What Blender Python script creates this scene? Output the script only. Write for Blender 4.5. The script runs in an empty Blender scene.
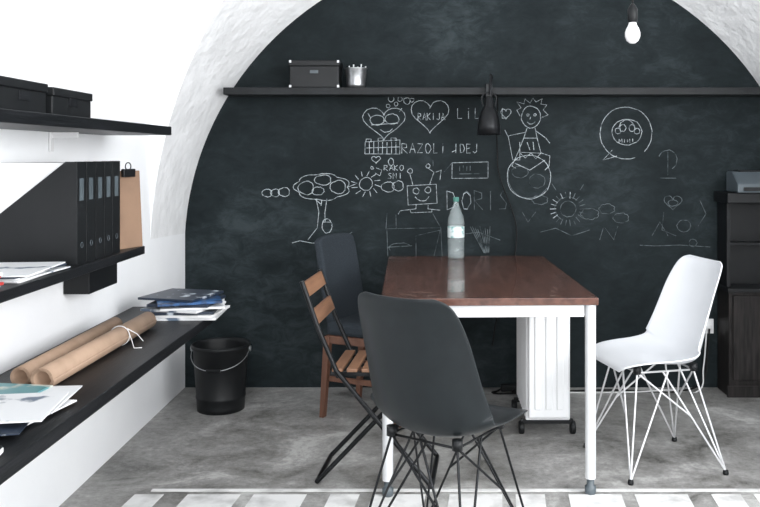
import bpy, bmesh, math, random
from mathutils import Vector, Matrix, Euler
random.seed(4)
S=bpy.context.scene
S.view_settings.view_transform='Standard'
S.view_settings.look='None'
S.view_settings.exposure=0.0
COL=S.collection

# ------------------------------------------------------------ materials
def mat(name,c1,c2=None,rough=.5,metal=0,scale=6,detail=6,bump=0,bscale=None,stretch=None,ramp=(.35,.65),spec=None,coat=0,trans=0,alpha=1):
    m=bpy.data.materials.new(name); m.use_nodes=True
    nt=m.node_tree; b=nt.nodes['Principled BSDF']
    c2=c2 or tuple(x*.85 for x in c1)
    tc=nt.nodes.new('ShaderNodeTexCoord'); mp=nt.nodes.new('ShaderNodeMapping')
    nt.links.new(tc.outputs['Object'],mp.inputs[0])
    if stretch: mp.inputs['Scale'].default_value=stretch
    n=nt.nodes.new('ShaderNodeTexNoise'); n.inputs['Scale'].default_value=scale; n.inputs['Detail'].default_value=detail
    nt.links.new(mp.outputs[0],n.inputs['Vector'])
    r=nt.nodes.new('ShaderNodeValToRGB')
    r.color_ramp.elements[0].position=ramp[0]; r.color_ramp.elements[1].position=ramp[1]
    r.color_ramp.elements[0].color=(*c2,1); r.color_ramp.elements[1].color=(*c1,1)
    nt.links.new(n.outputs[0],r.inputs[0]); nt.links.new(r.outputs[0],b.inputs['Base Color'])
    b.inputs['Roughness'].default_value=rough; b.inputs['Metallic'].default_value=metal
    if spec is not None: b.inputs['Specular IOR Level'].default_value=spec
    b.inputs['Coat Weight'].default_value=coat
    b.inputs['Transmission Weight'].default_value=trans
    if alpha<1: b.inputs['Alpha'].default_value=alpha
    if bump:
        n2=nt.nodes.new('ShaderNodeTexNoise'); n2.inputs['Scale'].default_value=bscale or scale*4; n2.inputs['Detail'].default_value=8
        nt.links.new(mp.outputs[0],n2.inputs['Vector'])
        bp=nt.nodes.new('ShaderNodeBump'); bp.inputs['Strength'].default_value=bump; bp.inputs['Distance'].default_value=.02
        nt.links.new(n2.outputs[0],bp.inputs['Height']); nt.links.new(bp.outputs[0],b.inputs['Normal'])
    return m
M={}
M['white']=mat('plaster_white',(.90,.91,.92),(.86,.87,.89),.85,scale=2,bump=.2,bscale=9)
M['arch']=mat('plaster_arch',(.89,.895,.90),(.78,.785,.79),.9,scale=6,bump=.6,bscale=16)
M['trimb']=mat('shelf_black',(.012,.014,.016),(.007,.008,.009),.5,scale=8,spec=.25)
M['shelf']=mat('shelf_black_wood',(.011,.012,.014),(.005,.006,.007),.42,scale=4,stretch=(14,1,14),bump=.1,spec=.22)
M['table']=mat('table_mahogany',(.115,.050,.034),(.066,.028,.02),.24,scale=3,stretch=(12,1.2,12),coat=.4)
M['steelw']=mat('painted_steel_light',(.70,.71,.72),(.62,.63,.64),.4,metal=.2)
M['blackp']=mat('plastic_black',(.009,.010,.011),(.006,.007,.008),.45,spec=.28)
M['shell']=mat('shell_charcoal',(.0135,.0175,.0195),(.011,.014,.016),.38,scale=20,spec=.32)
M['shellw']=mat('shell_white',(.76,.775,.80),(.73,.745,.77),.32)
M['whitew']=mat('white_wire',(.70,.70,.71),(.60,.60,.61),.35,metal=.4)
M['blackm']=mat('black_metal',(.014,.015,.017),(.009,.010,.011),.35,metal=.4,spec=.3)
M['slat']=mat('slat_wood',(.29,.15,.085),(.18,.09,.05),.5,scale=4,stretch=(10,1,10))
M['legwood']=mat('leg_wood',(.15,.068,.042),(.095,.042,.026),.45,scale=4,stretch=(8,8,1))
M['fabric']=mat('fabric_grey',(.040,.049,.058),(.023,.029,.036),.95,scale=260,bump=.4,bscale=400,ramp=(.35,.65),spec=.2)
M['kraft']=mat('kraft_paper',(.40,.275,.195),(.33,.225,.155),.8,scale=12)
M['paper']=mat('paper_white',(.82,.82,.82),(.74,.74,.75),.7)
M['heater']=mat('heater_white',(.86,.87,.88),(.82,.83,.84),.35)
M['chalk']=mat('chalk',(.55,.60,.62),(.10,.12,.13),.95,scale=60,ramp=(.3,.60),spec=.1)
M['chalkf']=mat('chalk_faint',(.15,.175,.185),(.02,.028,.03),.95,scale=30,ramp=(.35,.6),spec=.1)
M['cabwood']=mat('cabinet_wood',(.024,.021,.020),(.008,.007,.007),.5,scale=5,stretch=(12,12,1.2),spec=.2)
M['grey']=mat('plastic_grey',(.085,.105,.118),(.06,.075,.085),.4)
M['steel']=mat('brushed_steel',(.55,.56,.57),(.35,.36,.37),.3,metal=.9,scale=30)
M['brown']=mat('clipboard_brown',(.27,.17,.11),(.21,.13,.085),.6)
M['blue']=mat('cover_blue',(.02,.09,.24),(.01,.03,.08),.35,scale=14,ramp=(.45,.55))
M['cover']=mat('cover_collage',(.75,.76,.77),(.12,.16,.22),.4,scale=9,ramp=(.40,.46))
M['navy']=mat('cover_navy',(.02,.03,.05),(.5,.55,.6),.4,scale=16,ramp=(.34,.40))
M['teal']=mat('cover_teal',(.10,.28,.30),(.55,.55,.48),.4,scale=11,ramp=(.42,.5))
M['red']=mat('cover_red',(.5,.05,.04),(.35,.03,.03),.4)
M['greenlab']=mat('label_pale',(.70,.78,.78),(.12,.36,.34),.5,scale=28,ramp=(.40,.5))
M['cap']=mat('cap_green',(.08,.24,.20),None,.5,spec=.3)
M['cable']=mat('cable_black',(.006,.006,.006),None,.5,spec=.2)
M['cablew']=mat('cable_white',(.7,.7,.7),None,.5)
M['tile']=mat('floor_paint_white',(.80,.80,.79),(.52,.52,.51),.6,scale=9,ramp=(.32,.55))
M['pet']=mat('bottle_plastic',(.66,.74,.74),(.45,.53,.54),.08,scale=30,alpha=.24)
g=bpy.data.materials.new('bulb_glass'); g.use_nodes=True
b=g.node_tree.nodes['Principled BSDF']; b.inputs['Base Color'].default_value=(.82,.82,.82,1); b.inputs['Roughness'].default_value=.15
b.inputs['Emission Color'].default_value=(1,.98,.95,1); b.inputs['Emission Strength'].default_value=.03; M['bulb']=g
def concrete():
    m=bpy.data.materials.new('concrete_floor'); m.use_nodes=True; nt=m.node_tree; b=nt.nodes['Principled BSDF']
    tc=nt.nodes.new('ShaderNodeTexCoord')
    n1=nt.nodes.new('ShaderNodeTexNoise'); n1.inputs['Scale'].default_value=2.6; n1.inputs['Detail'].default_value=11; n1.inputs['Distortion'].default_value=.7; n1.inputs['Roughness'].default_value=.68
    n2=nt.nodes.new('ShaderNodeTexNoise'); n2.inputs['Scale'].default_value=26; n2.inputs['Detail'].default_value=10; n2.inputs['Roughness'].default_value=.85
    for n in(n1,n2): nt.links.new(tc.outputs['Object'],n.inputs['Vector'])
    mx=nt.nodes.new('ShaderNodeMix'); mx.data_type='FLOAT'; mx.inputs[0].default_value=.38
    nt.links.new(n1.outputs[0],mx.inputs[2]); nt.links.new(n2.outputs[0],mx.inputs[3])
    r=nt.nodes.new('ShaderNodeValToRGB'); e=r.color_ramp.elements
    e[0].position=.38; e[0].color=(.085,.083,.076,1); e[1].position=.59; e[1].color=(.50,.50,.48,1)
    k=e.new(.45); k.color=(.215,.212,.20,1); k=e.new(.53); k.color=(.34,.335,.325,1)
    nt.links.new(mx.outputs[0],r.inputs[0]); nt.links.new(r.outputs[0],b.inputs['Base Color'])
    rr=nt.nodes.new('ShaderNodeMapRange'); rr.inputs[1].default_value=.35; rr.inputs[2].default_value=.65; rr.inputs[3].default_value=.28; rr.inputs[4].default_value=.6
    nt.links.new(n1.outputs[0],rr.inputs[0]); nt.links.new(rr.outputs[0],b.inputs['Roughness'])
    bp=nt.nodes.new('ShaderNodeBump'); bp.inputs['Strength'].default_value=.25; bp.inputs['Distance'].default_value=.01
    nt.links.new(n2.outputs[0],bp.inputs['Height']); nt.links.new(bp.outputs[0],b.inputs['Normal'])
    return m
M['floor']=concrete()
def board():
    m=bpy.data.materials.new('blackboard_paint'); m.use_nodes=True; nt=m.node_tree; b=nt.nodes['Principled BSDF']
    tc=nt.nodes.new('ShaderNodeTexCoord')
    def noise(sc,det,dist=0,stretch=None,rough=.5):
        n=nt.nodes.new('ShaderNodeTexNoise'); n.inputs['Scale'].default_value=sc; n.inputs['Detail'].default_value=det; n.inputs['Distortion'].default_value=dist; n.inputs['Roughness'].default_value=rough
        if stretch:
            mp=nt.nodes.new('ShaderNodeMapping'); mp.inputs['Scale'].default_value=stretch; mp.inputs['Rotation'].default_value=(0,.5,0)
            nt.links.new(tc.outputs['Object'],mp.inputs[0]); nt.links.new(mp.outputs[0],n.inputs['Vector'])
        else: nt.links.new(tc.outputs['Object'],n.inputs['Vector'])
        return n
    a=noise(1.4,6,.5); c=noise(8,11,.6,(1,1,1.8),.75)
    mul=nt.nodes.new('ShaderNodeMath'); mul.operation='MULTIPLY'
    nt.links.new(a.outputs[0],mul.inputs[0]); nt.links.new(c.outputs[0],mul.inputs[1])
    r=nt.nodes.new('ShaderNodeValToRGB'); e=r.color_ramp.elements
    e[0].position=.16; e[0].color=(.0085,.0125,.0140,1); e[1].position=.41; e[1].color=(.033,.043,.047,1)
    k=e.new(.27); k.color=(.0145,.0203,.0225,1)
    nt.links.new(mul.outputs[0],r.inputs[0]); nt.links.new(r.outputs[0],b.inputs['Base Color'])
    b.inputs['Roughness'].default_value=.62; b.inputs['Specular IOR Level'].default_value=.10
    return m
M['board']=board()

# ------------------------------------------------------------ helpers
def root(name,loc=(0,0,0),rz=0):
    e=bpy.data.objects.new(name,None); COL.objects.link(e); e.location=loc; e.rotation_euler=(0,0,rz); e.empty_display_size=.1
    return e
def fin(name,bm,m,parent=None,smooth=False,bevel=0,sub=0,solid=0,seg=2):
    bmesh.ops.recalc_face_normals(bm,faces=bm.faces)
    me=bpy.data.meshes.new(name); bm.to_mesh(me); bm.free()
    o=bpy.data.objects.new(name,me); COL.objects.link(o)
    if m: me.materials.append(M[m])
    if smooth:
        for p in me.polygons: p.use_smooth=True
    if solid:
        s=o.modifiers.new('s','SOLIDIFY'); s.thickness=solid; s.offset=0
    if bevel:
        s=o.modifiers.new('b','BEVEL'); s.width=bevel; s.segments=seg; s.limit_method='ANGLE'
    if sub:
        s=o.modifiers.new('ss','SUBSURF'); s.levels=sub; s.render_levels=sub
    if parent: o.parent=parent
    return o
def box(name,lo,hi,m,parent=None,bevel=.002,rot=None):
    c=(Vector(lo)+Vector(hi))/2; s=Vector(hi)-Vector(lo)
    bm=bmesh.new(); bmesh.ops.create_cube(bm,size=1)
    bmesh.ops.scale(bm,vec=s,verts=bm.verts)
    if rot: bmesh.ops.rotate(bm,matrix=Euler(rot).to_matrix(),verts=bm.verts)
    bmesh.ops.translate(bm,vec=c,verts=bm.verts)
    return fin(name,bm,m,parent,bevel=bevel)
def tubes(name,lines,r,m,parent=None,res=3,smoothline=False):
    cu=bpy.data.curves.new(name,'CURVE'); cu.dimensions='3D'; cu.bevel_depth=r; cu.bevel_resolution=res; cu.use_fill_caps=True
    for i,L in enumerate(lines):
        if smoothline:
            sp=cu.splines.new('BEZIER'); sp.bezier_points.add(len(L)-1)
            for p,q in zip(sp.bezier_points,L): p.co=q; p.handle_left_type=p.handle_right_type='AUTO'
            cu.resolution_u=8
        else:
            sp=cu.splines.new('POLY'); sp.points.add(len(L)-1)
            for p,q in zip(sp.points,L): p.co=(*q,1)
    t=bpy.data.objects.new(name+'_c',cu); COL.objects.link(t)
    bpy.context.view_layer.update()
    dg=bpy.context.evaluated_depsgraph_get()
    me=bpy.data.meshes.new_from_object(t.evaluated_get(dg)); me.name=name
    bpy.data.objects.remove(t)
    me.materials.clear(); me.materials.append(M[m])
    for p in me.polygons: p.use_smooth=True
    o=bpy.data.objects.new(name,me); COL.objects.link(o)
    if parent: o.parent=parent
    return o
def lathe(name,prof,m,parent=None,loc=(0,0,0),seg=36,smooth=True,axis='Z',solid=0):
    bm=bmesh.new(); rings=[]
    for r,z in prof:
        ring=[]
        for i in range(seg):
            a=2*math.pi*i/seg; p=Vector((r*math.cos(a),r*math.sin(a),z))
            if axis=='Y': p=Vector((p.x,p.z,p.y))
            if axis=='X': p=Vector((p.z,p.x,p.y))
            ring.append(bm.verts.new(p+Vector(loc)))
        rings.append(ring)
    for a,b_ in zip(rings,rings[1:]):
        for i in range(seg): bm.faces.new((a[i],a[(i+1)%seg],b_[(i+1)%seg],b_[i]))
    bmesh.ops.remove_doubles(bm,verts=bm.verts,dist=1e-6)
    return fin(name,bm,m,parent,smooth=smooth,solid=solid)
def prism(name,pts,a,b,axis,m,parent=None,bevel=.001):
    bm=bmesh.new()
    def P(p,t):
        return {'Y':(p[0],t,p[1]),'X':(t,p[0],p[1]),'Z':(p[0],p[1],t)}[axis]
    A=[bm.verts.new(P(p,a)) for p in pts]; B=[bm.verts.new(P(p,b)) for p in pts]
    bm.faces.new(A); bm.faces.new(B[::-1]); n=len(pts)
    for i in range(n): bm.faces.new((A[i],A[(i+1)%n],B[(i+1)%n],B[i]))
    return fin(name,bm,m,parent,bevel=bevel)

# ------------------------------------------------------------ room shell
XL,XR,YB,YF,ZC=-1.36,2.09,4.70,-1.6,3.0
box('floor',(XL-.1,YF-.1,-.1),(XR+.1,YB+.1,0),'floor',bevel=0)
box('ceiling',(XL-.1,YF-.1,ZC),(XR+.1,YB+.1,ZC+.1),'white',bevel=0)
box('wall_back',(XL-.1,YB,0),(XR+.1,YB+.1,ZC),'board',bevel=0)
box('wall_left',(XL-.1,YF,0),(XL,YB,ZC),'white',bevel=0)
def holed(name,axis,t0,t1,a0,a1,h0,h1,z0,z1):
    bm=bmesh.new()
    def bx(u0,u1,w0,w1):
        v=bmesh.ops.create_cube(bm,size=1)['verts']
        if axis=='X': s=(t1-t0,u1-u0,w1-w0); c=((t0+t1)/2,(u0+u1)/2,(w0+w1)/2)
        else: s=(u1-u0,t1-t0,w1-w0); c=((u0+u1)/2,(t0+t1)/2,(w0+w1)/2)
        bmesh.ops.scale(bm,vec=s,verts=v); bmesh.ops.translate(bm,vec=c,verts=v)
    bx(a0,h0,0,ZC); bx(h1,a1,0,ZC); bx(h0,h1,0,z0); bx(h0,h1,z1,ZC)
    return fin(name,bm,'white')
holed('wall_right','X',XR,XR+.1,YF,YB,.0,2.6,.8,2.5)
holed('wall_front','Y',YF-.1,YF,XL-.1,XR+.1,-.9,1.7,.6,2.6)
def window(name,axis,t,a0,a1,z0,z1):
    w=root(name)
    def bx(n,u0,u1,w0,w1):
        if axis=='X': box(n,(t-.03,u0,w0),(t+.03,u1,w1),'paper',w)
        else: box(n,(u0,t-.03,w0),(u1,t+.03,w1),'paper',w)
    bx('frame_a',a0,a0+.06,z0,z1); bx('frame_b',a1-.06,a1,z0,z1); bx('frame_c',a0,a1,z0,z0+.06); bx('frame_d',a0,a1,z1-.06,z1)
    m=(a0+a1)/2; bx('mullion',m-.025,m+.025,z0,z1)
window('window_1','X',XR+.05,.0,2.6,.8,2.5)
window('window_2','Y',YF-.05,-.9,1.7,.6,2.6)
CX,CZ=.365,.76
def prof(a,b,n=72):
    return [(CX+a*math.cos(t),CZ+b*math.sin(t)) for t in [math.pi*i/n for i in range(n+1)]]
Y1=4.12
bm=bmesh.new(); K=8; rows=[]
PB=prof(1.728,1.67); PF=prof(1.728,2.10)
for k in range(K+1):
    f=k/K; rows.append([bm.verts.new((p[0]*(1-f)+q[0]*f, YB*(1-f)+Y1*f, p[1]*(1-f)+q[1]*f)) for p,q in zip(PB,PF)])
for r0,r1 in zip(rows,rows[1:]):
    for i in range(len(r0)-1): bm.faces.new((r0[i],r0[i+1],r1[i+1],r1[i]))
fin('ceiling_arch',bm,'arch',smooth=True)
bm=bmesh.new(); lo=[bm.verts.new((p[0],Y1,p[1])) for p in PF]; hi=[bm.verts.new((p[0],Y1,ZC)) for p in PF]
for i in range(len(lo)-1): bm.faces.new((lo[i],lo[i+1],hi[i+1],hi[i]))
fin('wall_arch',bm,'white')

fp=root('floor_painted_pattern')
box('line',(-1.07,3.245,0),(2.05,3.268,.002),'tile',fp,bevel=0)
x=-1.12; i=0
while x<1.95:
    w=.20 if i%3 else .11
    prism('block_%d'%i,[(x,3.215),(x+w,3.215),(x+w-.06,2.5),(x-.06,2.5)],0,.002,'Z','tile',fp,bevel=0)
    x+=w+(.05 if i%2 else .09); i+=1

# ------------------------------------------------------------ back wall shelf + things
sh=root('long_wall_shelf')
box('board',(-1.10,4.50,1.605),(1.84,4.695,1.643),'trimb',sh,bevel=.002)
zt=1.643
sb=root('storage_box',(-.620,4.60,zt))
box('body',(-.13,-.09,0),(.13,.09,.115),'blackp',sb,bevel=.004)
box('lid',(-.135,-.093,.115),(.135,.093,.145),'blackp',sb,bevel=.004)
box('label_frame',(-.022,-.096,.075),(.022,-.09,.092),'grey',sb,bevel=.001)
for k,xx in enumerate((-.133,.121)):
    box('corner_%d'%k,(xx,-.0935,0),(xx+.012,-.088,.014),'steel',sb,bevel=.001); box('corner_top_%d'%k,(xx,-.0965,.131),(xx+.012,-.09,.145),'steel',sb,bevel=.001)
pc=root('pencil_cup',(-.405,4.585,zt))
lathe('cup',[(.001,.002),(.048,.002),(.050,.02),(.058,.105),(.061,.11),(.055,.108),(.046,.01),(.001,.008)],'steel',pc)
tubes('pencils',[[(-.02+.012*i,.01*(i%3-1),.01),(-.035+.022*i,.02*(i%3-1),.12+.01*(i%2))] for i in range(5)],.004,'steel',pc)

# clamp lamp
la=root('clamp_lamp',(.303,4.44,0))
box('clamp',(-.015,.04,1.590),(.02,.10,1.603),'blackm',la)
box('clamp_top',(-.015,.04,1.645),(.02,.10,1.66),'blackm',la)
box('clamp_back',(-.015,.030,1.590),(.02,.045,1.66),'blackm',la)
tubes('arm',[[(.012,.035,1.66),(.018,.03,1.70),(.010,0,1.705),(.006,-.005,1.60)]],.006,'blackm',la)
lathe('shade',[(.001,1.592),(.016,1.59),(.023,1.58),(.025,1.535),(.030,1.53),(.040,1.515),(.052,1.485),(.059,1.44),(.061,1.39),(.058,1.39),(.055,1.44),(.048,1.48),(.026,1.515),(.001,1.52)],'blackm',la)
tubes('yoke',[[(-.03,0,1.54),(-.036,0,1.59),(0,0,1.615),(.036,0,1.59),(.03,0,1.54)]],.004,'blackm',la,smoothline=True)
U=181.0
def W(px_,py_,y=4.69): return ((px_-431)/U, y, 1.285-(py_-155)/U)
tubes('cable',[[(.02,0,1.60),(.05,.10,1.60),(.055,.2,1.4)]+[ (W(a,b_)[0]-.303,.235,W(a,b_)[2]) for a,b_ in [(497,150),(498,170),(504,190),(511,208),(516,228),(515,250),(508,280),(496,320),(492,345)]]],.0034,'cable',la,smoothline=True)

hb=root('hanging_light_bulb',(.83,3.5,1.785))
lathe('bulb',[(.001,-.042),(.012,-.040),(.024,-.030),(.031,-.012),(.031,.004),(.026,.02),(.018,.034),(.014,.05)],'bulb',hb)
lathe('socket',[(.015,.045),(.02,.048),(.021,.10),(.012,.115),(.005,.125),(.001,.126)],'blackp',hb)
tubes('cord',[[(0,0,.12),(0,0,1.21)]],.004,'cable',hb)

# ------------------------------------------------------------ chalk drawings
ST=[];FA=[]
YC=4.6978
def L(pts,f=0):
    (FA if f else ST).append([W(a+random.uniform(-.25,.25),b_+random.uniform(-.25,.25),YC) for a,b_ in pts])
def C(cx,cy,rx,ry=None,a0=0,a1=360,f=0,n=22,j=.25):
    ry=ry or rx
    L([(cx+rx*math.cos(math.radians(a0+(a1-a0)*i/n))+random.uniform(-j,j),cy+ry*math.sin(math.radians(a0+(a1-a0)*i/n))+random.uniform(-j,j)) for i in range(n+1)],f)
def heart(cx,cy,w,h,f=0):
    pts=[]
    for i in range(33):
        t=2*math.pi*i/32
        pts.append((cx+w/2*math.sin(t)**3, cy-h/29*(13*math.cos(t)-5*math.cos(2*t)-2*math.cos(3*t)-math.cos(4*t)+2.5)))
    L(pts,f)
G={'R':[[(0,1),(0,0),(.8,.1),(.8,.4),(0,.5),(.9,1)]],'A':[[(0,1),(.5,0),(1,1)],[(.2,.6),(.8,.6)]],'Z':[[(0,0),(.9,0),(0,1),(.9,1)]],
'O':[[(.5,0),(.9,.2),(1,.6),(.6,1),(.2,.95),(0,.5),(.2,.1),(.5,0)]],'L':[[(.1,0),(.1,1),(.8,1)]],'I':[[(.4,0),(.4,1)]],'D':[[(0,0),(0,1),(.7,.85),(.9,.5),(.6,.1),(0,0)]],
'E':[[(.8,0),(0,0),(0,1),(.8,1)],[(0,.5),(.6,.5)]],'S':[[(.9,.1),(.4,0),(.1,.25),(.8,.65),(.7,.95),(0,.95)]],'K':[[(0,0),(0,1)],[(.8,0),(0,.5),(.8,1)]],'N':[[(0,1),(0,0),(.8,1),(.8,0)]],
'.':[[(.3,.9),(.4,1)]],'J':[[(.8,0),(.8,.8),(.4,1),(0,.8)]],'M':[[(0,1),(.1,0),(.5,.6),(.9,0),(1,1)]],'i':[[(.4,.3),(.4,1)],[(.4,.05),(.4,.1)]]}
def T(s,x,y,w,h,gap=.35,f=0,dy=0):
    for ch in s:
        if ch in G:
            for st in G[ch]: L([(x+a*w,y+b_*h+random.uniform(-.3,.3)) for a,b_ in st],f)
        x+=w*(1+gap); y+=dy
for a,b_,r in[(391,99,3),(400,99,2.4),(407,101,3.4),(388,106,2),(396,104,2),(412,100,2)]: C(a,b_,r,n=10)
heart(384,124,43,32); C(377,120,7,5); C(392,119,7,5); L([(384,120),(385,120)]); L([(368,113),(371,118)]); C(386,127,7,5,20,150,n=8)
L([(371,125),(398,123)]); L([(399,112),(402,108)])
heart(430,117,38,33); T('RAKIJA',418,113,3.6,7,.3)
T('LiLi',457,108,6.5,10.5,.35); T('L',502,108,4,10); heart(506,114,10,10)
L([(452,152),(456,150)])
C(531,117,9.5,11)
L([(520,116),(517,110),(521,108),(517,102),(524,104),(525,99),(530,103),(533,98),(536,102),(542,99),(541,104),(547,105),(543,110),(548,115),(542,117)])
C(528,115,1.2,n=6);C(535,115,1.2,n=6); C(531,121,4,3,10,170,n=8); L([(531,117),(530,119)])
L([(527,128),(524,138),(518,152),(541,153),(537,138),(535,128)]); L([(526,132),(508,136),(513,160),(520,160),(520,142)]); L([(536,131),(546,138),(550,143)]); L([(508,136),(505,130)])
L([(518,152),(512,166),(516,168)]); L([(541,153),(550,156),(549,166),(545,170)]); L([(524,138),(537,138)]); L([(527,142),(530,150)]); L([(533,142),(534,150)])
C(529,177,22,22,f=0,n=30); C(529,177,21,21,30,200,f=1); C(520,172,8,6,f=1); C(537,181,8,7,f=1); L([(515,163),(530,170),(545,160)])
L([(520,153),(525,158),(531,153),(536,159),(541,153)])
L([(365,154),(365,142),(400,140),(400,154),(365,154)]); L([(365,148),(400,147)])
for i in range(1,8): L([(365+i*4.4,142),(365+i*4.4,154)])
L([(366,142),(366,139),(371,139),(371,142)]); L([(378,141),(378,138),(383,138),(383,141)]); L([(391,141),(391,138),(396,138),(396,141)])
T('RAZOLi',402,143.5,5.8,9.5,.33); T('IDEJ',454,144,4.8,9,.3)
heart(376,160,9,7); C(391,162,2.6,3.6); C(372,168,1.5,n=6)
T('RAKO',384,165,4,5.5,.3); T('SNI',388,173,4,5.5,.3); L([(376,168),(382,170),(380,176),(375,173)])
L([(452,163),(488,162),(488,178),(452,178.5),(452,163)]); L([(452,163),(444,172)],1); L([(433,160),(433,166)],1)
T('IIII',459,166,1.6,5,1.2,1); L([(459,174),(480,173.5)],1)
def cloud(cx,cy,w,h,f=0,n=3.5):
    pts=[]
    for i in range(41):
        t=2*math.pi*i/40; k=1+.16*abs(math.sin(n*t))
        pts.append((cx+w/2*k*math.cos(t),cy+h/2*k*math.sin(t)))
    L(pts,f)
cloud(267,193,9,7,n=1.5); cloud(275,193,8,7,n=1.5); cloud(284,192,10,8,n=1.5); cloud(322,187,50,24); cloud(306,188,14,12,n=1.5); cloud(323,180,15,9,n=1.5); cloud(338,187,14,12,n=1.5); C(318,191,6,4)
L([(316,199),(319,212),(317,228),(308,240)]); L([(327,199),(325,213),(325,222)]); L([(322,200),(321,206)]); L([(292,243),(300,241),(312,243),(330,242)]); C(327,226,5,7,0,360); L([(323,222),(331,222)]); L([(321,204),(315,199)])
C(366,184,6.5)
for i in range(12):
    a=2*math.pi*i/12+.1; L([(366+9*math.cos(a),184+8*math.sin(a)),(366+15*math.cos(a+.12),184+13*math.sin(a+.12))])
cloud(388,187,12,9,n=1.5); cloud(398,186,10,9,n=1.5); L([(348,187),(356,184)])
L([(407,186),(436,184),(437,203),(408,205),(407,186)]); C(416,191,3,n=10); C(428,190,3,n=10); C(422,195,7,6,15,165,n=10)
L([(413,185),(410,174)]); C(410,171,2.6,n=9); L([(430,184),(434,172),(428,168)]); C(428,166,2.2,n=9); L([(440,180),(441,170),(436,172)])
L([(416,205),(416,209),(400,211)]); L([(428,205),(428,209),(440,210)]); L([(400,211),(398,214)]); L([(410,209),(411,213),(432,212),(432,209)])
T('D',447,191,10,19); T('ORIS',462,191,9,19,.38,1); T('O',462,192,9,17)
for i in range(22):
    a=2*math.pi*i/22; L([(568+12*math.cos(a),209+11*math.sin(a)),(568+18*math.cos(a),209+17*math.sin(a))],0 if i in(9,10,11,12,13,15,17) else 1)
C(568,209,13,12,120,330,f=1); C(568,209,8,8,f=1)
cloud(590,214,16,10,1); cloud(607,209,14,9,1); cloud(621,218,14,9,1)
C(626,133,26,26,70,405,n=34); C(627,132,15,13); C(623,128,3,3.5);C(632,128,3,3.5); C(627,129,8,9,190,350,n=10);C(618,131,3,n=8);C(637,131,3,n=8); T('MINI',619,139,3.2,3.5,.3)
L([(612,150),(603,160),(617,156)])
heart(673,203,18,14,1); C(673,203,5,3,f=1); L([(664,212),(662,230),(676,236)],1); L([(640,245),(655,246),(680,245),(710,247)],1); C(693,243,4,n=8,f=1)
L([(668,152),(668,175)],1); L([(660,178),(676,178)],1)
L([(388,256),(387,229),(441,228),(442,256)],1); L([(387,213),(386,229)],1); L([(416,256),(416,236),(440,230),(434,256)],1); C(400,248,11,5,150,330,f=1); L([(396,215),(396,228)],1); L([(433,214),(441,228)],1)
for i in range(9): L([(470+i*2.5,226+random.uniform(0,4)),(484+i*.6,253)],1)
L([(388,247),(412,246)],1); L([(450,236),(478,232),(500,240)],1); L([(330,246),(352,232)],1)
# faint leftovers on the right half
C(668,160,9,10,200,420,f=1); L([(540,232),(556,228),(572,236),(590,230)],1); cloud(540,200,14,8,1); L([(700,200),(706,214),(698,226)],1); C(684,226,7,6,f=1,n=12)
L([(652,236),(660,222),(668,236)],1); L([(600,240),(604,226),(614,240),(618,226)],1); L([(522,212),(528,222),(536,212)],1); L([(556,190),(552,184)],1); L([(580,190),(584,184)],1)
cd=root('chalk_drawings')
tubes('chalk_lines',ST,.0020,'chalk',cd,res=1); tubes('chalk_lines_faint',FA,.0020,'chalkf',cd,res=1)

# ------------------------------------------------------------ left shelves
X0=XL+.002
def wshelf(name,xf,z0,z1,ya,yb,brs):
    s=root(name); box('board',(X0,ya,z0),(xf,yb,z1),'shelf',s,bevel=.003)
    for y in brs:
        box('bracket_plate',(X0,y,z0-.07),(X0+.006,y+.03,z0),'paper',s); box('bracket_arm',(X0,y+.01,z0-.022),(X0+.10,y+.02,z0),'paper',s)
    return s
wshelf('upper_wall_shelf',-1.08,1.367,1.403,1.3,3.54,(3.02,))
wshelf('middle_wall_shelf',-1.08,.912,.942,1.3,3.21,(2.3,))
wshelf('lower_wall_shelf',-.95,.555,.595,1.3,3.87,(2.2,3.5))
def sbox(y0,y1,h,n=0):
    s=root('archive_box'); z=1.403
    box('body',(-1.34,y0,z),(-1.10,y1,z+h-.025),'blackp',s,bevel=.003)
    box('lid',(-1.345,y0-.003,z+h-.025),(-1.095,y1+.003,z+h),'blackp',s,bevel=.003)
    ym=(y0+y1)/2; box('label_holder',(-1.10,ym-.03,z+.03),(-1.097,ym+.03,z+.055),'shelf',s,bevel=.0005)
sbox(1.85,2.14,.085); sbox(2.16,2.43,.085); sbox(2.47,2.75,.08)
zs=.942
for i in range(5):
    y0=2.64+i*.074; z=zs; H=.322
    s=root('magazine_file')
    pts=[(-1.352,z),(-1.10,z),(-1.10,z+H),(-1.135,z+H),(-1.352,z+.15)]
    prism('side_a',pts,y0,y0+.003,'Y','blackp',s,bevel=0)
    prism('side_b',pts,y0+.066,y0+.069,'Y','blackp',s,bevel=0)
    box('spine',(-1.103,y0,z),(-1.099,y0+.069,z+H),'blackp',s,bevel=.001)
    box('base',(-1.352,y0,z),(-1.10,y0+.069,z+.004),'blackp',s,bevel=0)
    box('low_end',(-1.352,y0,z),(-1.349,y0+.069,z+.15),'blackp',s,bevel=0)
    box('papers',(-1.347,y0+.008,z+.005),(-1.108,y0+.062,z+.318),'paper',s,bevel=.001)
    box('spine_label',(-1.0992,y0+.018,z+.20),(-1.0985,y0+.050,z+.27),'grey',s,bevel=0)
    tubes('finger_ring',[[(-1.0985,y0+.035+.009*math.cos(t*.6),z+.06+.009*math.sin(t*.6)) for t in range(12)]],.001,'grey',s,res=1)
cb=root('clipboard',(-1.120,3.125,zs),math.radians(-20))
box('board',(-.004,-.072,0),(.004,.078,.285),'brown',cb,bevel=.002,rot=(0,math.radians(-3),0))
box('clip',(.0,-.03,.262),(.014,.035,.292),'blackm',cb,bevel=.003)
tubes('clip_ring',[[(.008,.0,.285),(.008,-.015,.30),(.008,.0,.315),(.008,.015,.30),(.008,0,.285)]],.002,'blackm',cb,smoothline=True)
wp=root('wall_document_holder')
ya,yb=3.14,3.42
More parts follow.
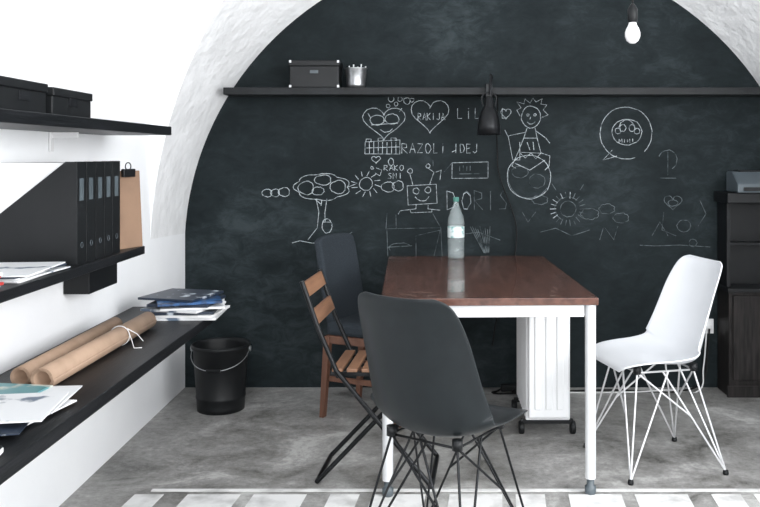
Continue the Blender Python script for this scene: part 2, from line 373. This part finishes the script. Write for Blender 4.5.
box('back',(X0,ya,.775),(X0+.01,yb,.90),'blackp',wp); box('front',(-1.27,ya,.775),(-1.262,yb,.895),'blackp',wp); box('bottom',(X0,ya,.77),(-1.262,yb,.78),'blackp',wp)
box('side',(X0,ya,.775),(-1.262,ya+.008,.895),'blackp',wp); box('side_b',(X0,yb-.008,.775),(-1.262,yb,.895),'blackp',wp)
ps=root('paper_stack',(-1.205,2.42,zs))
for i,(mm,dx,r) in enumerate([('paper',0,2),('cover',.01,-3),('paper',-.005,4),('navy',.0,-2),('cover',.01,5)]):
    box('sheet_%d'%i,(-.10+dx,-.15,.004*i),(.10+dx,.15,.004*i+.0036),mm,ps,bevel=.0005,rot=(0,0,math.radians(r)))
ps=root('magazine_stack',(-1.21,2.06,zs))
for i,(mm,r) in enumerate([('cover',2),('red',-3),('paper',4),('red',2),('paper',-1)]):
    box('magazine_%d'%i,(-.10,-.14,.008*i),(.10,.14,.008*i+.0075),mm,ps,bevel=.0005,rot=(0,0,math.radians(r)))
def roll(x0,x1,y0,y1,r):
    s=root('kraft_paper_roll'); z=.595+r+.001
    n=40; bm=bmesh.new()
    pts=[]
    for i in range(3*n+1):
        a=2*math.pi*i/n; rr=r-.0022*(3*n-i)/n*1.5
        pts.append((rr*math.cos(a),rr*math.sin(a)))
    A=[];B=[]
    for p in pts: A.append(bm.verts.new((x0+p[0],y0,z+p[1]))); B.append(bm.verts.new((x1+p[0],y1,z+p[1])))
    for i in range(len(pts)-1): bm.faces.new((A[i],A[i+1],B[i+1],B[i]))
    fin('sheet',bm,'kraft',s,smooth=True,solid=.0015)
    return s,z
roll(-1.218,-1.225,2.52,3.30,.031)
s,z=roll(-1.135,-1.125,2.48,3.38,.034)
yy=3.08
tubes('string',[[(-1.128+.0355*math.cos(a*.35),yy,z+.0355*math.sin(a*.35)) for a in range(19)],[(-1.10,yy,z+.026),(-1.078,yy-.02,z-.01),(-1.055,yy-.06,.599),(-1.03,yy-.05,.598)],[(-1.10,yy,z+.026),(-1.075,yy+.03,z),(-1.06,yy+.05,.600)]],.0015,'paper',s,)
ms=root('magazine_pile',(-1.045,3.67,.595))
z=0
for i,(mm,r,dx,dy,t) in enumerate([('cover',3,.02,0,.010),('paper',-4,.02,.0,.010),('navy',6,.0,.01,.012),('cover',-14,-.01,.0,.010),('paper',14,.03,.0,.008),('navy',-3,.0,.01,.012),('blue',20,.01,-.01,.010),('navy',-16,-.03,.03,.010)]):
    box('magazine_%d'%i,(-.14+dx,-.13+dy,z),(.12+dx,.13+dy,z+t),mm,ms,bevel=.001,rot=(0,0,math.radians(r))); z+=t+.0005
ms=root('magazine_spread',(-1.13,2.26,.595))
z=0
for i,(mm,r,dx,dy) in enumerate([('cover',8,0,.06),('teal',4,-.08,.07),('paper',-10,.04,-.02),('navy',12,.02,-.10),('paper',-5,-.05,-.06),('cover',6,.05,.05),('teal',-8,-.06,.06),('cover',9,.06,-.05)]):
    box('sheet_%d'%i,(-.11+dx,-.13+dy,z),(.09+dx,.13+dy,z+.004),mm,ms,bevel=.0005,rot=(0,0,math.radians(r))); z+=.0045
nb=root('notebook',(-1.07,1.85,.595))
box('cover',(-.1,-.1,0),(.1,.1,.018),'blackp',nb,bevel=.003,rot=(0,0,.2)); box('pages',(-.097,-.097,.004),(.103,.097,.014),'paper',nb,bevel=0,rot=(0,0,.2))

# ------------------------------------------------------------ bucket
bk=root('black_metal_bucket',(-1.065,4.31,0))
lathe('body',[(.001,.012),(.110,.012),(.113,.0),(.117,.0),(.119,.02),(.121,.06),(.124,.065),(.124,.075),(.122,.08),(.138,.31),(.146,.315),(.148,.325),(.143,.332),(.136,.326),(.132,.31),(.112,.02),(.001,.018)],'blackp',bk,seg=48)
tubes('handle',[[(-.147,-.0,.305),(-.13,-.07,.265),(-.07,-.138,.235),(0,-.155,.228),(.07,-.138,.235),(.13,-.07,.265),(.147,0,.305)]],.002,'steel',bk,smoothline=True)
lathe('ear_l',[(.001,-.152),(.014,-.152),(.014,-.143),(.001,-.143)],'steel',bk,loc=(0,0,.305),axis='X',seg=16)
lathe('ear_r',[(.001,.143),(.014,.143),(.014,.152),(.001,.152)],'steel',bk,loc=(0,0,.305),axis='X',seg=16)
tubes('grip',[[(-.035,-.152,.229),(.035,-.152,.229)]],.007,'blackp',bk)

# ------------------------------------------------------------ table
tb=root('work_table',(.203,3.86,0),math.radians(1.6))
hw,hl=.410,.672
box('table_top',(-hw,-hl,.719),(hw,hl,.747),'table',tb,bevel=.003)
i=.02
box('apron_near',(-hw+.05,-hl+i,.672),(hw-.05,-hl+i+.025,.718),'steelw',tb); box('apron_far',(-hw+.05,hl-i-.025,.672),(hw-.05,hl-i,.718),'steelw',tb)
box('apron_left',(-hw+i,-hl+.05,.672),(-hw+i+.025,hl-.05,.718),'steelw',tb); box('apron_right',(hw-i-.025,-hl+.05,.672),(hw-i,hl-.05,.718),'steelw',tb)
for k,(sx,sy) in enumerate([(-1,-1),(1,-1),(1,1),(-1,1)]):
    lx,ly=sx*(hw-.026),sy*(hl-.026)
    lathe('leg_%d'%k,[(.001,.06),(.0205,.06),(.0205,.718),(.001,.718)],'steelw',tb,loc=(lx,ly,0),smooth=False,seg=32)
    lathe('foot_%d'%k,[(.001,0),(.019,0),(.021,.01),(.0215,.03),(.014,.034),(.014,.06),(.001,.06)],'grey',tb,loc=(lx,ly,0))
bo=root('water_bottle',(.130,4.42,.748))
lathe('body',[(.001,.006),(.02,.002),(.038,.0),(.043,.008),(.044,.05),(.041,.06),(.044,.07),(.044,.10),(.0425,.105),(.0425,.17),(.044,.175),(.044,.19),(.040,.215),(.028,.25),(.016,.275),(.0135,.285),(.0135,.30)],'pet',bo)
lathe('label',[(.0432,.11),(.0437,.112),(.0437,.165),(.0432,.167)],'greenlab',bo)
lathe('cap',[(.001,.318),(.014,.318),(.0155,.315),(.0155,.296),(.014,.295)],'cap',bo)

# ------------------------------------------------------------ shell chairs
def cat(P,t):
    n=len(P)-1; x=t*n; i=min(int(x),n-1); f=x-i
    p0=P[max(i-1,0)];p1=P[i];p2=P[i+1];p3=P[min(i+2,n)]
    return [.5*((2*b)+(-a+c)*f+(2*a-5*b+4*c-d)*f*f+(-a+3*b-3*c+d)*f**3) for a,b,c,d in zip(p0,p1,p2,p3)]
def shell_chair(loc,phi,ms,mw,sf=1,sz=1,sw=1):
    r=root('shell_chair',loc,phi)
    P=[(.250,.418,.150,.000),(.235,.437,.185,.004),(.17,.446,.212,.012),(.08,.437,.228,.030),(-.02,.424,.235,.050),(-.11,.422,.236,.070),(-.172,.452,.232,.088),(-.205,.525,.222,.085),(-.228,.615,.212,.070),(-.252,.71,.203,.054),(-.275,.79,.186,.036),(-.288,.825,.160,.024),(-.292,.838,.125,.018)]
    P=[(p[0]*sf,p[1]*sz,p[2]*sw,p[3]) for p in P]
    NV,NU=44,22; bm=bmesh.new(); rows=[]
    for j in range(NV+1):
        t=j/NV; p=cat(P,t); q=cat(P,min(t+.01,1)); q0=cat(P,max(t-.01,0))
        d=Vector((q[0]-q0[0],q[1]-q0[1])); d.normalize()
        nrm=Vector((d.y,-d.x)); row=[]
        for k in range(NU+1):
            u=-1+2*k/NU; e=abs(u)**2.4*p[3]
            row.append(bm.verts.new((p[0]+nrm.x*e, u*p[2], p[1]+nrm.y*e)))
        rows.append(row)
    for a,b_ in zip(rows,rows[1:]):
        for k in range(NU): bm.faces.new((a[k],a[k+1],b_[k+1],b_[k]))
    fin('seat_shell',bm,ms,r,smooth=True,solid=.007,sub=1)
    mt=.405*sz; A=[(.13,.12,mt),(.13,-.12,mt),(-.12,-.12,mt),(-.12,.12,mt)]
    F=[(.205,.215,.012),(.205,-.215,.012),(-.215,-.205,.012),(-.215,.205,.012)]
    lines=[]
    for k in range(4):
        f=F[k]; a=A[k]; nx=A[(k+1)%4]; pv=A[(k+3)%4]
        lines.append([a,f])
        lines.append([tuple(a[c]*.45+nx[c]*.55 for c in range(3)),f])
        lines.append([tuple(a[c]*.45+pv[c]*.55 for c in range(3)),f])
    lines.append(A+[A[0]])
    def on(k,o,t): 
        a=A[k]; b_=A[o%4]; m=[a[c]*.45+b_[c]*.55 for c in range(3)]
        return tuple(m[c]*(1-t)+F[k][c]*t for c in range(3))
    for k in range(4):
        lines.append([on(k,k+1,.45),A[(k+1)%4]])
    tubes('wire_base',lines,.0040,mw,r)
    for k in range(4):
        lathe('foot_%d'%k,[(.001,0),(.011,0),(.012,.006),(.010,.018),(.001,.02)],'blackp',r,loc=(F[k][0],F[k][1],0),seg=16)
        lathe('mount_%d'%k,[(.001,0),(.016,0),(.016,.03),(.001,.03)],'blackp',r,loc=(A[k][0],A[k][1],mt-.004),seg=16)
    return r
shell_chair((.045,2.66,0),math.radians(56),'shell','blackm',.90,1.045,.96)
shell_chair((.930,3.57,0),math.radians(193),'shellw','whitew',.88,1.005,.96)

# ------------------------------------------------------------ folding bistro chair
fc=root('folding_bistro_chair',(-.235,3.45,0),math.radians(-4))
w=.17
side=[]
for s_ in(-1,1):
    side.append([(-.255,s_*w,.795),(-.19,s_*w,.61),(-.12,s_*w,.45),(.25,s_*w,.01)])
    side.append([(.20,s_*(w-.025),.43),(-.20,s_*(w-.025),.01)])
side.append([(-.20,-w+.025,.01),(-.20,w-.025,.01)]); side.append([(.25,-w,.01),(.25,w,.01)]); side.append([(.20,-w+.025,.43),(.20,w-.025,.43)]); side.append([(-.115,-w,.43),(-.115,w,.43)])
side.append([(.10,-w,.188),(.10,w,.188)])
tubes('frame',side,.0095,'blackm',fc)
for k,(x_,z_) in enumerate([(-.243,.76),(-.205,.655)]):
    box('back_slat_%d'%k,(x_-.008,-w-.005,z_-.030),(x_+.008,w+.005,z_+.030),'slat',fc,bevel=.003,rot=(0,math.radians(-20),0))
for k in range(6):
    xx=-.14+k*.058; box('seat_slat_%d'%k,(xx,-w+.012,.442),(xx+.042,w-.012,.456),'slat',fc,bevel=.003)
for s_ in(-1,1): box('seat_rail',(-.15,s_*(w-.028)-.006,.424),(.21,s_*(w-.028)+.006,.442),'blackm',fc)

# ------------------------------------------------------------ upholstered chair
uc=root('upholstered_chair',(-.262,4.24,0),math.radians(-25))
bm=bmesh.new()
NV,NU=14,10; rows=[]
for j in range(NV+1):
    t=j/NV; row=[]
    for k in range(NU+1):
        u=-1+2*k/NU; ww=.165+.008*math.sin(t*3); xx=-.175-.080*t
        c=.018*(1-abs(u)**2)
        zz=.44+.440*t - (.018*abs(u)**4 if t>.9 else 0)
        row.append(bm.verts.new((xx-c,u*ww,zz)))
    rows.append(row)
for a,b_ in zip(rows,rows[1:]):
    for k in range(NU): bm.faces.new((a[k],a[k+1],b_[k+1],b_[k]))
fin('back_cushion',bm,'fabric',uc,smooth=True,solid=.04,bevel=.012,seg=3)
tubes('back_piping',[[(-.170-.080*t,s_*.150,.45+.42*t) for t in (0,.5,1)] for s_ in(-1,1)],.003,'fabric',uc)
box('seat_cushion',(-.19,-.19,.405),(.22,.19,.47),'fabric',uc,bevel=.02)
box('seat_frame',(-.19,-.185,.365),(.21,.185,.405),'legwood',uc,bevel=.004)
for k,(a,b_) in enumerate([(-.185,-.175),(-.185,.175),(.195,-.175),(.195,.175)]):
    prism('leg_%d'%k,[(a-.018,.40),(a+.018,.40),(a+(.014 if a>0 else -.018),0),(a+(-.010 if a>0 else -.042),0)],b_-.016,b_+.016,'Y','legwood',uc,bevel=.003)
box('stretcher',(-.18,-.18,.18),(.19,-.165,.205),'legwood',uc)
box('stretcher_b',(-.18,.165,.18),(.19,.18,.205),'legwood',uc)

# ------------------------------------------------------------ oil radiator
hr=root('oil_radiator',(.535,3.86,0))
for k in range(9):
    y=.03+k*.05
    box('fin_%d'%k,(-.102,y,.07),(.102,y+.016,.62),'heater',hr,bevel=.007)
    for q,xx in enumerate((-.068,-.023,.023,.068)):
        box('column_%d_%d'%(k,q),(xx-.018,y-.012,.09),(xx+.018,y+.03,.60),'heater',hr,bevel=.010)
for zz in(.13,.57): tubes('header_%d'%int(zz*100),[[(0,.03,zz),(0,.46,zz)]],.022,'heater',hr)
box('front_plate',(-.092,-.006,.09),(.092,.016,.60),'heater',hr,bevel=.008)
for q,xx in enumerate((-.05,0,.05)): box('rib_%d'%q,(xx-.015,-.014,.13),(xx+.015,-.004,.57),'heater',hr,bevel=.004)
for y in(.06,.40):
    box('axle_bar',(-.12,y-.012,.048),(.12,y+.012,.068),'blackp',hr)
    for s_ in(-1,1): lathe('wheel',[(.001,-.012),(.026,-.012),(.03,-.008),(.03,.008),(.026,.012),(.001,.012)],'blackp',hr,loc=(s_*.118,y,.030),axis='X',seg=24)

# ------------------------------------------------------------ right cabinet
cbn=root('dark_wood_cabinet',(1.570,4.50,0))
box('lower_body',(.01,.01,.0),(.50,.19,.56),'cabwood',cbn,bevel=.003)
box('plinth',(0,0,0),(.51,.015,.06),'cabwood',cbn)
box('lower_door',(.03,-.002,.09),(.49,.012,.54),'cabwood',cbn,bevel=.004)
box('mid_ledge',(-.005,-.02,.56),(.51,.19,.58),'blackp',cbn)
box('upper_side',(.01,.04,.58),(.03,.19,1.03),'blackp',cbn); box('upper_side_b',(.48,.04,.58),(.50,.19,1.03),'blackp',cbn)
box('upper_back',(.03,.15,.58),(.48,.19,1.03),'blackp',cbn); box('inner_shelf',(.03,.05,.80),(.48,.15,.815),'blackp',cbn)
box('top',(-.01,-.03,1.03),(.505,.19,1.085),'blackp',cbn,bevel=.006)
dv=root('printer',(1.61,4.52,1.086))
prism('body',[(-.06,0),(.12,0),(.12,.11),(.03,.11),(-.06,.045)],0,.34,'X','grey',dv,bevel=.008)
box('tray',(.03,-.07,.01),(.31,-.055,.03),'blackp',dv); box('panel',(.04,.035,.108),(.30,.11,.116),'blackp',dv)

ol=root('wall_outlet'); box('plate',(1.50,4.69,.30),(1.56,4.699,.38),'paper',ol); lathe('socket',[(.001,-.004),(.02,-.004),(.022,0),(.001,0)],'paper',ol,loc=(1.53,4.690,.34),axis='Y',seg=20)
ex=root('extension_cord',(0,0,0))
tubes('cord',[[(.40,4.63,.03),(.36,4.60,.008),(.33,4.57,.008),(.42,4.555,.008),(.50,4.58,.008),(.44,4.59,.008),(.62,4.59,.008),(1.0,4.62,.008),(1.35,4.6,.008),(1.48,4.64,.05),(1.515,4.66,.20),(1.53,4.67,.33)]],.005,'cable',ex,smoothline=True)
tubes('cord_white',[[(.52,4.62,.015),(.6,4.6,.008),(1.1,4.58,.008),(1.3,4.62,.008),(1.45,4.60,.01),(1.49,4.65,.12),(1.515,4.67,.33)]],.004,'cablew',ex,smoothline=True)
box('power_strip',(.38,4.61,.0),(.52,4.65,.035),'blackp',ex,bevel=.005)

# ------------------------------------------------------------ light
def area(n,loc,rot,sx,sy,e,c):
    l=bpy.data.lights.new(n,'AREA'); l.shape='RECTANGLE'; l.size=sx; l.size_y=sy; l.energy=e; l.color=c
    o=bpy.data.objects.new(n,l); COL.objects.link(o); o.location=loc; o.rotation_euler=rot
area('daylight_right',(XR+.12,1.3,1.65),(0,math.radians(90),0),1.6,2.5,145,(.98,.99,1))
area('daylight_front',(.4,YF-.12,1.6),(math.radians(90),0,0),2.5,1.9,125,(.98,.99,1))
wd=bpy.data.worlds.new('world'); S.world=wd; wd.use_nodes=True
wd.node_tree.nodes['Background'].inputs[0].default_value=(.93,.96,1,1); wd.node_tree.nodes['Background'].inputs[1].default_value=1.0

cd_=bpy.data.cameras.new('camera'); cam=bpy.data.objects.new('camera',cd_); COL.objects.link(cam)
cd_.sensor_width=36; cd_.lens=850/760*36; cd_.shift_x=-51/760; cd_.shift_y=-98.5/760
cam.location=(0,0,1.285); cam.rotation_euler=(math.radians(90),0,0)
S.camera=cam
